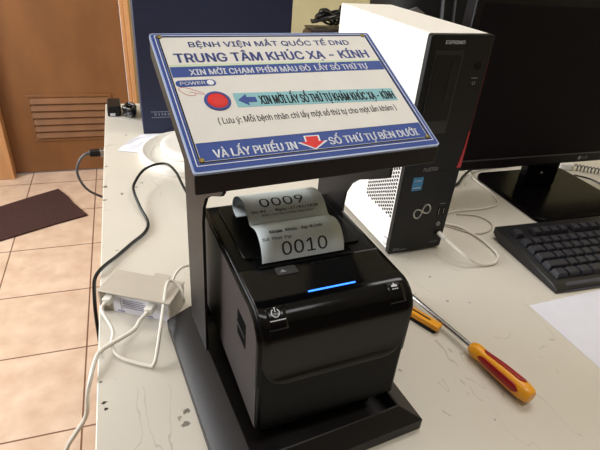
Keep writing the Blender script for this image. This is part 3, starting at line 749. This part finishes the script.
w1 = thing('network_cable', (-.045, .50, TZ), 0, 'thin white lead looping from the left socket of the cream box', 'cable')
def rel(o, pts): 
    L_ = o.location; return [(p[0]-L_.x, p[1]-L_.y, p[2]-L_.z) for p in pts]
def swp(x, y, z):
    v = Matrix.Translation((-.0103, .5195, TZ)) @ Matrix.Rotation(-.520, 4, 'Z') @ Vector((x, y, z)); return tuple(v)
cable('lead', rel(w1, [swp(-.033, -.030, .024), swp(-.033, -.040, .020), (-.0475, .472, .762), (-.049, .452, .757), (-.0405, .4335, .7535), (-.012, .413, .754), (-.004, .4115, .757), (.002, .430, .766), (.0095, .462, .777), (.0165, .493, .786), (.0215, .512, .790), (.0285, .515, .789), (.0360, .506, .785), (.0385, .4935, .777), (.0385, .4925, .772)]), .0021, CABW, w1)
bm = bmesh.new(); M_ = Matrix.Translation(Vector((-.0103, .5195, TZ))-w1.location) @ Matrix.Rotation(-.520, 4, 'Z')
box(bm, (-.038, -.031, .020), (-.028, -.0168, .029), M_); obj('plug', bm, WHITE, w1, bevel=.001)
w2 = thing('network_cable', (-.03, .46, TZ), 0, 'white lead from the cream box hanging over the left table edge', 'cable')
cable('lead', rel(w2, [swp(.0225, -.030, .022), swp(.018, -.042, .018), (-.0250, .4620, .764), (-.0588, .4464, .7575), (-.0665, .4320, .7565), (-.0712, .4120, .752), (-.0760, .4020, .738), (-.0817, .3990, .708), (-.0965, .3990, .682), (-.1105, .4000, .654), (-.130, .4050, .58), (-.15, .42, .40), (-.16, .44, .2), (-.17, .48, .02), (-.2, .6, .006), (-.24, .8, .006)]), .0026, CABW, w2, sub=6)
bm = bmesh.new(); M_ = Matrix.Translation(Vector((-.0103, .5195, TZ))-w2.location) @ Matrix.Rotation(-.520, 4, 'Z')
box(bm, (.0175, -.031, .018), (.0275, -.0168, .027), M_); obj('plug', bm, WHITE, w2, bevel=.001)
w3 = thing('network_cable', (.04, .55, TZ), 0, 'short white lead running from behind the cream box to the kiosk', 'cable')
cable('lead', rel(w3, [(.0255, .5330, .7545), (.0285, .5420, .760), (.0330, .5510, .770), (.0440, .5600, .776), (.0600, .5660, .772), (.0800, .5600, .760), (.0860, .5300, .7535)]), .0019, CABW, w3)

# black lead arching over the table and off the left edge
bc = thing('power_cable', (0, .75, TZ), 0, 'black power lead snaking from the kiosk over the left table edge', 'cable')
z0 = .7532
cable('lead', rel(bc, [(.088, .497, z0), (.090, .56, z0), (.092, .68, z0), (.085, .760, z0+.01), (.0743, .8092, .775), (.0675, .8600, .779), (.0545, .8990, .779), (.0325, .9050, .777), (.0091, .8900, .773), (-.0090, .8460, .768), (-.0106, .8195, .765), (-.0030, .7750, .758), (.0070, .7300, z0), (.0005, .6988, z0), (-.0203, .6706, z0), (-.0425, .6396, z0), (-.0560, .6210, .7545), (-.0660, .6050, .7548), (-.0722, .5960, .7485), (-.0745, .588, .735), (-.0765, .5750, .700), (-.0765, .56, .62), (-.08, .55, .4), (-.09, .56, .15), (-.10, .62, .006), (-.12, .8, .006)]), .0026, CABB, bc, sub=6)

# grey lead with connector sticking out by the far left edge
gc = thing('video_cable', (-.09, 1.07, .74), 0, 'grey lead with black connector hanging off the far left table edge', 'cable')
cable('lead', rel(gc, [(-.090, 1.07, .7385), (-.1033, 1.07, .7372), (-.1172, 1.07, .724), (-.1266, 1.07, .7009), (-.1241, 1.07, .6764), (-.1112, 1.07, .6503), (-.0822, 1.07, .6298), (-.05, 1.07, .62), (.0, 1.08, .60), (.05, 1.09, .52)]), .0028, CABG, gc)
bm = bmesh.new(); box(bm, (-.0955, 1.062, .7325), (-.074, 1.078, .7455)); 
for v in bm.verts: v.co -= gc.location
con = obj('connector', bm, BLK, gc, bevel=.002)
bm = bmesh.new(); tube(bm, [(-.0985, 1.07, .738), (-.0930, 1.07, .7390)], .0048, 10)
for v in bm.verts: v.co -= gc.location
obj('strain_relief', bm, CABG, gc)
bm = bmesh.new(); box(bm, (-.074, 1.061, .731), (-.0652, 1.079, .7470))
for v in bm.verts: v.co -= gc.location
obj('metal_shell', bm, STEEL, gc, bevel=.001)

# ------------------------------------------------------------------ things at the far left of the table
nb = thing('cardboard_box', (.195, 1.20, TZ), 0, 'tall dark navy carton standing behind the kiosk sign', 'box')
bm = bmesh.new(); box(bm, (.0215-.195, 1.141-1.2, 0), (.3685-.195, 1.29-1.2, .36)); obj('carton', bm, NAVY, nb, bevel=.0015)
bm = bmesh.new(); box(bm, (.0215-.195, 1.1405-1.2, .355), (.3685-.195, 1.2905-1.2, .3605)); obj('lid', bm, NAVY, nb)
bm = bmesh.new()
for zz, hh_, segs in ((.0515, .0022, [(-.153, -.104)]), (.0440, .0050, [(-.146, -.141), (-.137, -.134), (-.130, -.127), (-.124, -.119), (-.116, -.111)]), (.0385, .0020, [(-.152, -.104)])):
    for a, b in segs:
        x = a
        while x < b:
            e = min(x+random.uniform(.002, .005), b); box(bm, (x, 1.1403-1.2, zz), (e, 1.1412-1.2, zz+hh_)); x = e+.0008
obj('box_print', bm, mat('print_greyblue', (120, 126, 150), .6), nb)

dsh = thing('round_tray', (.125, 1.005, TZ), 0, 'white round plastic base with a raised disc beside the navy carton', 'tray')
bm = bmesh.new(); lathe(bm, [(0, .004), (.098, .004), (.106, .012), (.112, .015), (.118, .013), (.1205, .006), (.119, 0), (0, 0)], n=48, sx=1, sy=1.02); obj('tray_rim', bm, WHITE, dsh, smooth=True)
bm = bmesh.new(); lathe(bm, [(.078, .0045), (.080, .012), (.079, .018), (.074, .0205), (.066, .0195), (0, .0185)], c=(.006, .022, 0), n=48); obj('raised_disc', bm, WHITE, dsh, smooth=True)
# crumpled white paper
bm = bmesh.new(); N = 5; rows_ = []
P00, P10, P11, P01 = Vector((-.0375, 1.047)), Vector((.004, 1.030)), Vector((.085, 1.135)), Vector((.015, 1.136))
for j in range(N+1):
    r_ = []
    for i in range(N+1):
        a = P00.lerp(P10, i/N); b = P01.lerp(P11, i/N); p = a.lerp(b, j/N)
        r_.append(bm.verts.new((p.x-.02, p.y-1.08, .0012+.007*random.random()*math.sin(PI*j/N)*(1 if i < 4 else .4))))
    rows_.append(r_)
for j in range(N):
    for i in range(N): bm.faces.new((rows_[j][i], rows_[j][i+1], rows_[j+1][i+1], rows_[j+1][i]))
o = obj('crumpled_paper', bm, SHEET, smooth=False); o.location = (.02, 1.08, TZ)
md = o.modifiers.new('solid', 'SOLIDIFY'); md.thickness = .0003
tag(o, 'crumpled white paper lying flat in front of the navy carton', 'paper')
# black adapter with coiled lead
ad = thing('power_adapter', (-.036, 1.31, TZ), 0, 'black power adapter at the far left corner of the table', 'adapter')
bm = bmesh.new(); box(bm, (-.022, -.040, 0), (.010, .030, .026)); obj('body', bm, BLK, ad, bevel=.003)
bm = bmesh.new(); box(bm, (-.016, -.0405, .002), (-.004, -.0400, .009)); obj('rating_label', bm, SHEET, ad)
cl = thing('coiled_cable', (-.005, 1.282, TZ), 0, 'coil of black cable between the adapter and the navy carton', 'cable')
bm = bmesh.new(); P_ = []
for i in range(70):
    a = 2*PI*i/14; r_ = .0175+.0025*math.sin(i*1.7); P_.append(Vector((r_*.75*math.cos(a), -.003+r_*1.7*math.sin(a)*.9, .004+.00030*i+.0020*math.sin(i))))
tube(bm, spline(P_, 3), .0032, 6); obj('coil', bm, CABB, cl, smooth=True)
bm = bmesh.new(); box(bm, (-.006, -.038, .006), (.006, -.022, .018)); obj('plug', bm, mat('plug_grey', (90, 90, 94), .3), cl, bevel=.003)
bm = bmesh.new(); tube(bm, [(0, -.046, .012), (0, -.036, .012)], .0022, 8); obj('plug_pin', bm, STEEL, cl)

# bag and cables beyond the carton
lb_ = thing('leather_bag', (.545, 1.30, TZ), .0, 'brown leather bag with black trim behind the navy carton', 'bag')
bm = bmesh.new(); prism_x(bm, [(-.055, 0), (-.062, .08), (-.050, .175), (-.030, .215), (.030, .215), (.05, .175), (.062, .08), (.055, 0)], -.085, .085)
obj('bag_body', bm, LEATH, lb_, bevel=.012, seg=4)
bm = bmesh.new(); prism_x(bm, [(-.064, .13), (-.052, .180), (-.031, .2195), (.030, .2195), (.030, .214), (-.028, .213), (-.047, .175), (-.060, .13)], -.080, .088); obj('flap', bm, mat('dark_leather', (40, 24, 22), .4, var=.2), lb_, bevel=.003)
bm = bmesh.new(); box(bm, (-.008, -.0590, .150), (.010, -.0500, .166)); obj('buckle', bm, STEEL, lb_, bevel=.001)
tc_ = thing('cable_tangle', (.545, 1.297, TZ+.2195), 0, 'tangle of black cables heaped on the brown leather bag', 'cable')
bm = bmesh.new()
for kx in range(20):
    rr_, th_, ti_ = random.uniform(.014, .030), random.uniform(0, PI), random.uniform(-.5, .5)
    cen_ = Vector((random.uniform(-.050, .045), random.uniform(-.010, .010), .020+random.uniform(0, .014)))
    P_ = []
    for i in range(10):
        a = i*.75; v = Matrix.Rotation(th_, 3, 'Z') @ Matrix.Rotation(ti_, 3, 'Y') @ Vector((rr_*1.3*math.cos(a), rr_*.8*math.sin(a), random.uniform(-.003, .003)))
        v = v+cen_; v.z = max(.005, v.z); P_.append(v)
    tube(bm, spline(P_, 5), .0034, 6)
tag(tc_); obj('cables', bm, CABB, tc_, smooth=True)

# black backpack behind the computer
bp = thing('backpack', (.80, 1.13, TZ), -.03, 'large black backpack standing behind the computer and monitor', 'bag')
bm = bmesh.new(); prism_z(bm, rrect(-.22, -.10, .26, .10, .06), 0, .42); obj('bag_body', bm, BAG, bp, bevel=.05, seg=5)
bm = bmesh.new(); prism_z(bm, rrect(-.16, -.135, .2, -.09, .02), .03, .27); obj('front_pocket', bm, BAG, bp, bevel=.012, seg=3)
GS = mat('strap_grey', (46, 44, 46), .6, var=.2)
for pts in ([(-.115, -.108, .40), (-.120, -.112, .34), (-.128, -.1395, .26), (-.13, -.1395, .1)], [(-.088, -.108, .40), (-.090, -.112, .34), (-.10, -.1395, .26), (-.105, -.1395, .1)], [(.0, -.108, .39), (-.002, -.112, .34), (.0, -.1395, .26), (.0, -.1395, .1)]):
    cable('strap', pts, .0065, GS, bp, flat=.4)
bm = bmesh.new(); prism_z(bm, [(-.205, .0), (-.150, .0), (-.158, .016), (-.178, .026), (-.196, .020)], 0, .004)
bmesh.ops.transform(bm, matrix=Matrix.Translation((0.0, -.104, .285)) @ FRONT, verts=bm.verts[:]); obj('flap_patch', bm, mat('patch_grey', (112, 108, 108), .6), bp)

# ------------------------------------------------------------------ leads round the computer
uc = thing('usb_cable', (.50, .52, TZ), 0, 'white lead plugged into the computer front and looping on the table', 'cable')
pcM = Matrix.Translation((.36375, .55621, TZ)) @ Matrix.Rotation(.0609, 4, 'Z')
q0 = pcM @ Vector((.0895, -.001, .033)); q1 = pcM @ Vector((.0925, -.016, .030))
cable('lead', rel(uc, [tuple(q0), tuple(q1), (.472, .512, .770), (.492, .502, .758), (.512, .4985, .7535), (.532, .5020, .7532), (.549, .520, .7532), (.5520, .548, .7532), (.5480, .580, .7532), (.535, .612, .7532), (.505, .635, .7532), (.488, .66, .7532)]), .0024, CABW, uc)
bm = bmesh.new(); tube(bm, [q0-uc.location+Vector((0, -.0015, 0)), q1-uc.location], .0040, 10); obj('plug', bm, WHITE, uc, smooth=True)
u2 = thing('usb_cable', (.68, .75, TZ), 0, 'thin pale lead looping from behind the computer towards its side', 'cable')
cable('lead', rel(u2, [(.520, .86, .7525), (.60, .850, .7525), (.66, .845, .753), (.6962, .8300, .7525), (.7020, .8150, .7525), (.6930, .7950, .7525), (.6900, .7600, .7525), (.688, .7194, .7525), (.6686, .6750, .7525), (.6199, .6636, .7525), (.5706, .6649, .7525), (.50, .655, .7525)]), .0019, CABW, u2)
u3 = thing('usb_cable', (.56, .62, TZ), 0, 'faint cream lead lying between the computer and the keyboard', 'cable')
cable('lead', rel(u3, [(.498, .640, .7520), (.535, .600, .7520), (.560, .585, .7520), (.590, .592, .7522), (.606, .612, .7522), (.598, .640, .7522), (.56, .655, .7522)]), .0013, CREAM, u3)
b2 = thing('monitor_cable', (.7, .83, TZ), 0, 'black lead lying behind the monitor stand', 'cable')
cable('lead', rel(b2, [(.49, .775, .7535), (.55, .765, .7535), (.6100, .7620, .7535), (.6376, .7680, .7535), (.6700, .7950, .7560), (.7000, .8120, .7610), (.7300, .8230, .7570), (.7735, .8330, .7535), (.8136, .8340, .7535), (.8617, .8450, .7535), (.90, .90, .7535), (.92, .96, .7535)]), .0030, CABB, b2)
b3 = thing('monitor_cable', (.6, .87, TZ), 0, 'second black lead running from the computer rear past the stand', 'cable')
cable('lead', rel(b3, [(.49, .845, .753), (.56, .83, .753), (.64, .875, .753), (.74, .885, .753), (.82, .88, .753), (.9, .93, .753)]), .0026, CABB, b3)
b4 = thing('monitor_cable', (1.0, .76, TZ), 0, 'thin black lead crossing the table right of the monitor stand', 'cable')
cable('lead', rel(b4, [(.952, .765, .752), (.975, .742, .752), (.985, .70, .752), (1.02, .66, .752), (1.08, .64, .752)]), .0017, CABB, b4)
wc = thing('white_plug', (.965, .80, TZ), -.6, 'white plug with grey ribbed lead right of the monitor neck', 'plug')
bm = bmesh.new(); prism_z(bm, rrect(-.020, -.010, .012, .010, .005), 0, .016); obj('plug_body', bm, WHITE, wc, bevel=.003)
bm = bmesh.new(); Pc = []
for i in range(150):
    a = i*2*PI/9; Pc.append((.016+i*.00085, .006*math.cos(a), .0085+.0065*math.sin(a)))
tube(bm, Pc, .0014, 5); obj('coiled_lead', bm, CABG, wc, smooth=True)

# ------------------------------------------------------------------ paper sheet, screwdriver, yellow tool
bm = bmesh.new(); box(bm, (0, -.21, 0), (.297, 0, .0004)); o = obj('paper_sheet', bm, SHEET); o.location = (.5135, .4005, TZ+.0002); o.rotation_euler = (0, 0, .035)
tag(o, 'blank white paper sheet lying below the keyboard', 'paper')
A_ = Vector((.3700, .3360, .7625)); B_ = Vector((.3862, .2580, .7645)); dirn = (B_-A_).normalized(); HL = (B_-A_).length
q = dirn.to_track_quat('Z', 'Y')
sd = bpy.data.objects.new('screwdriver', None); COL.objects.link(sd); sd.location = A_; sd.rotation_mode = 'QUATERNION'; sd.rotation_quaternion = q; sd.empty_display_size = .03
tag(sd, 'screwdriver with a yellow and red handle lying on the table', 'screwdriver')
bm = bmesh.new(); pf = [(.0035, -.006), (.0062, -.005), (.0088, 0), (.0094, .006), (.0082, .014), (.0092, .024), (.0104, .040), (.0109, .060), (.0109, HL-.008), (.0096, HL), (.007, HL+.003), (0, HL+.0035)]
n = 48; rings = []; dl = q.inverted() @ Vector((.25, .05, .96)); SDA0 = math.atan2(dl.y, dl.x)
for r_, z_ in pf:
    if r_ == 0: rings.append([bm.verts.new((0, 0, z_))]); continue
    R_ = []
    for k_ in range(n):
        a = 2*PI*k_/n; lobed = 1-.05*(abs(math.cos(2*(a-SDA0))) > .55)*(z_ > .01)*(z_ < HL-.004); R_.append(bm.verts.new((r_*lobed*math.cos(a), r_*lobed*math.sin(a), z_)))
    rings.append(R_)
for a, b in zip(rings, rings[1:]):
    for k_ in range(n):
        if len(b) == 1: bm.faces.new((a[k_], a[(k_+1) % n], b[0]))
        else: bm.faces.new((a[k_], a[(k_+1) % n], b[(k_+1) % n], b[k_]))
bm.faces.new(rings[0][::-1]); obj('handle', bm, YEL, sd, smooth=True)
def rad(z):
    for (r0, z0_), (r1, z1_) in zip(pf, pf[1:]):
        if z0_ <= z <= z1_: return r0+(r1-r0)*(z-z0_)/(z1_-z0_)
    return .0109
INL = Matrix.Rotation
dl = q.inverted() @ Vector((.25, .05, .96)); SDA = math.atan2(dl.y, dl.x)
for s in range(4):
    a_c = s*PI/2+SDA
    bm = bmesh.new(); rows_ = []; NZ = 18; NA = 8; zs, ze = .012, HL-.009
    for j in range(NZ+1):
        z_ = zs+(ze-zs)*j/NZ; tt = min(j, NZ-j)/NZ; wd = .46*min(1, math.sqrt(min(1, tt*9))) if 0 < j < NZ else .08
        rows_.append([bm.verts.new(((rad(z_)+.0005)*math.cos(a_c+wd*(i/NA*2-1)), (rad(z_)+.0005)*math.sin(a_c+wd*(i/NA*2-1)), z_)) for i in range(NA+1)])
    for j in range(NZ):
        for i in range(NA): bm.faces.new((rows_[j][i], rows_[j][i+1], rows_[j+1][i+1], rows_[j+1][i]))
    o = obj('grip_inlay', bm, REDP, sd, smooth=True); md = o.modifiers.new('s', 'SOLIDIFY'); md.thickness = .0009
bm = bmesh.new(); tube(bm, [(0, 0, -.004), (0, 0, -.125)], .0030, 14); 
t = bmesh.new(); box(t, (-.0032, -.0006, -.134), (.0032, .0006, -.124)); merge(bm, t); obj('shaft', bm, STEEL, sd, smooth=True)

yt = thing('small_cutter', (.3400, .4030, TZ), math.atan2(.3828-.4237, .3504-.3285), 'short yellow and black plastic tool poking out beside the printer', 'tool')
bm = bmesh.new(); prism_z(bm, rrect(-.045, -.0065, .0235, .0065, .003), .0045, .0125); obj('yellow_body', bm, YEL, yt, bevel=.002, seg=3)
bm = bmesh.new(); prism_z(bm, rrect(-.045, -.0072, .0205, .0066, .003), 0, .0048); obj('black_underside', bm, BLK, yt, bevel=.001)
bm = bmesh.new(); box(bm, (-.03, -.0010, .0124), (.008, .0012, .0130)); obj('slide_groove', bm, BLK, yt)
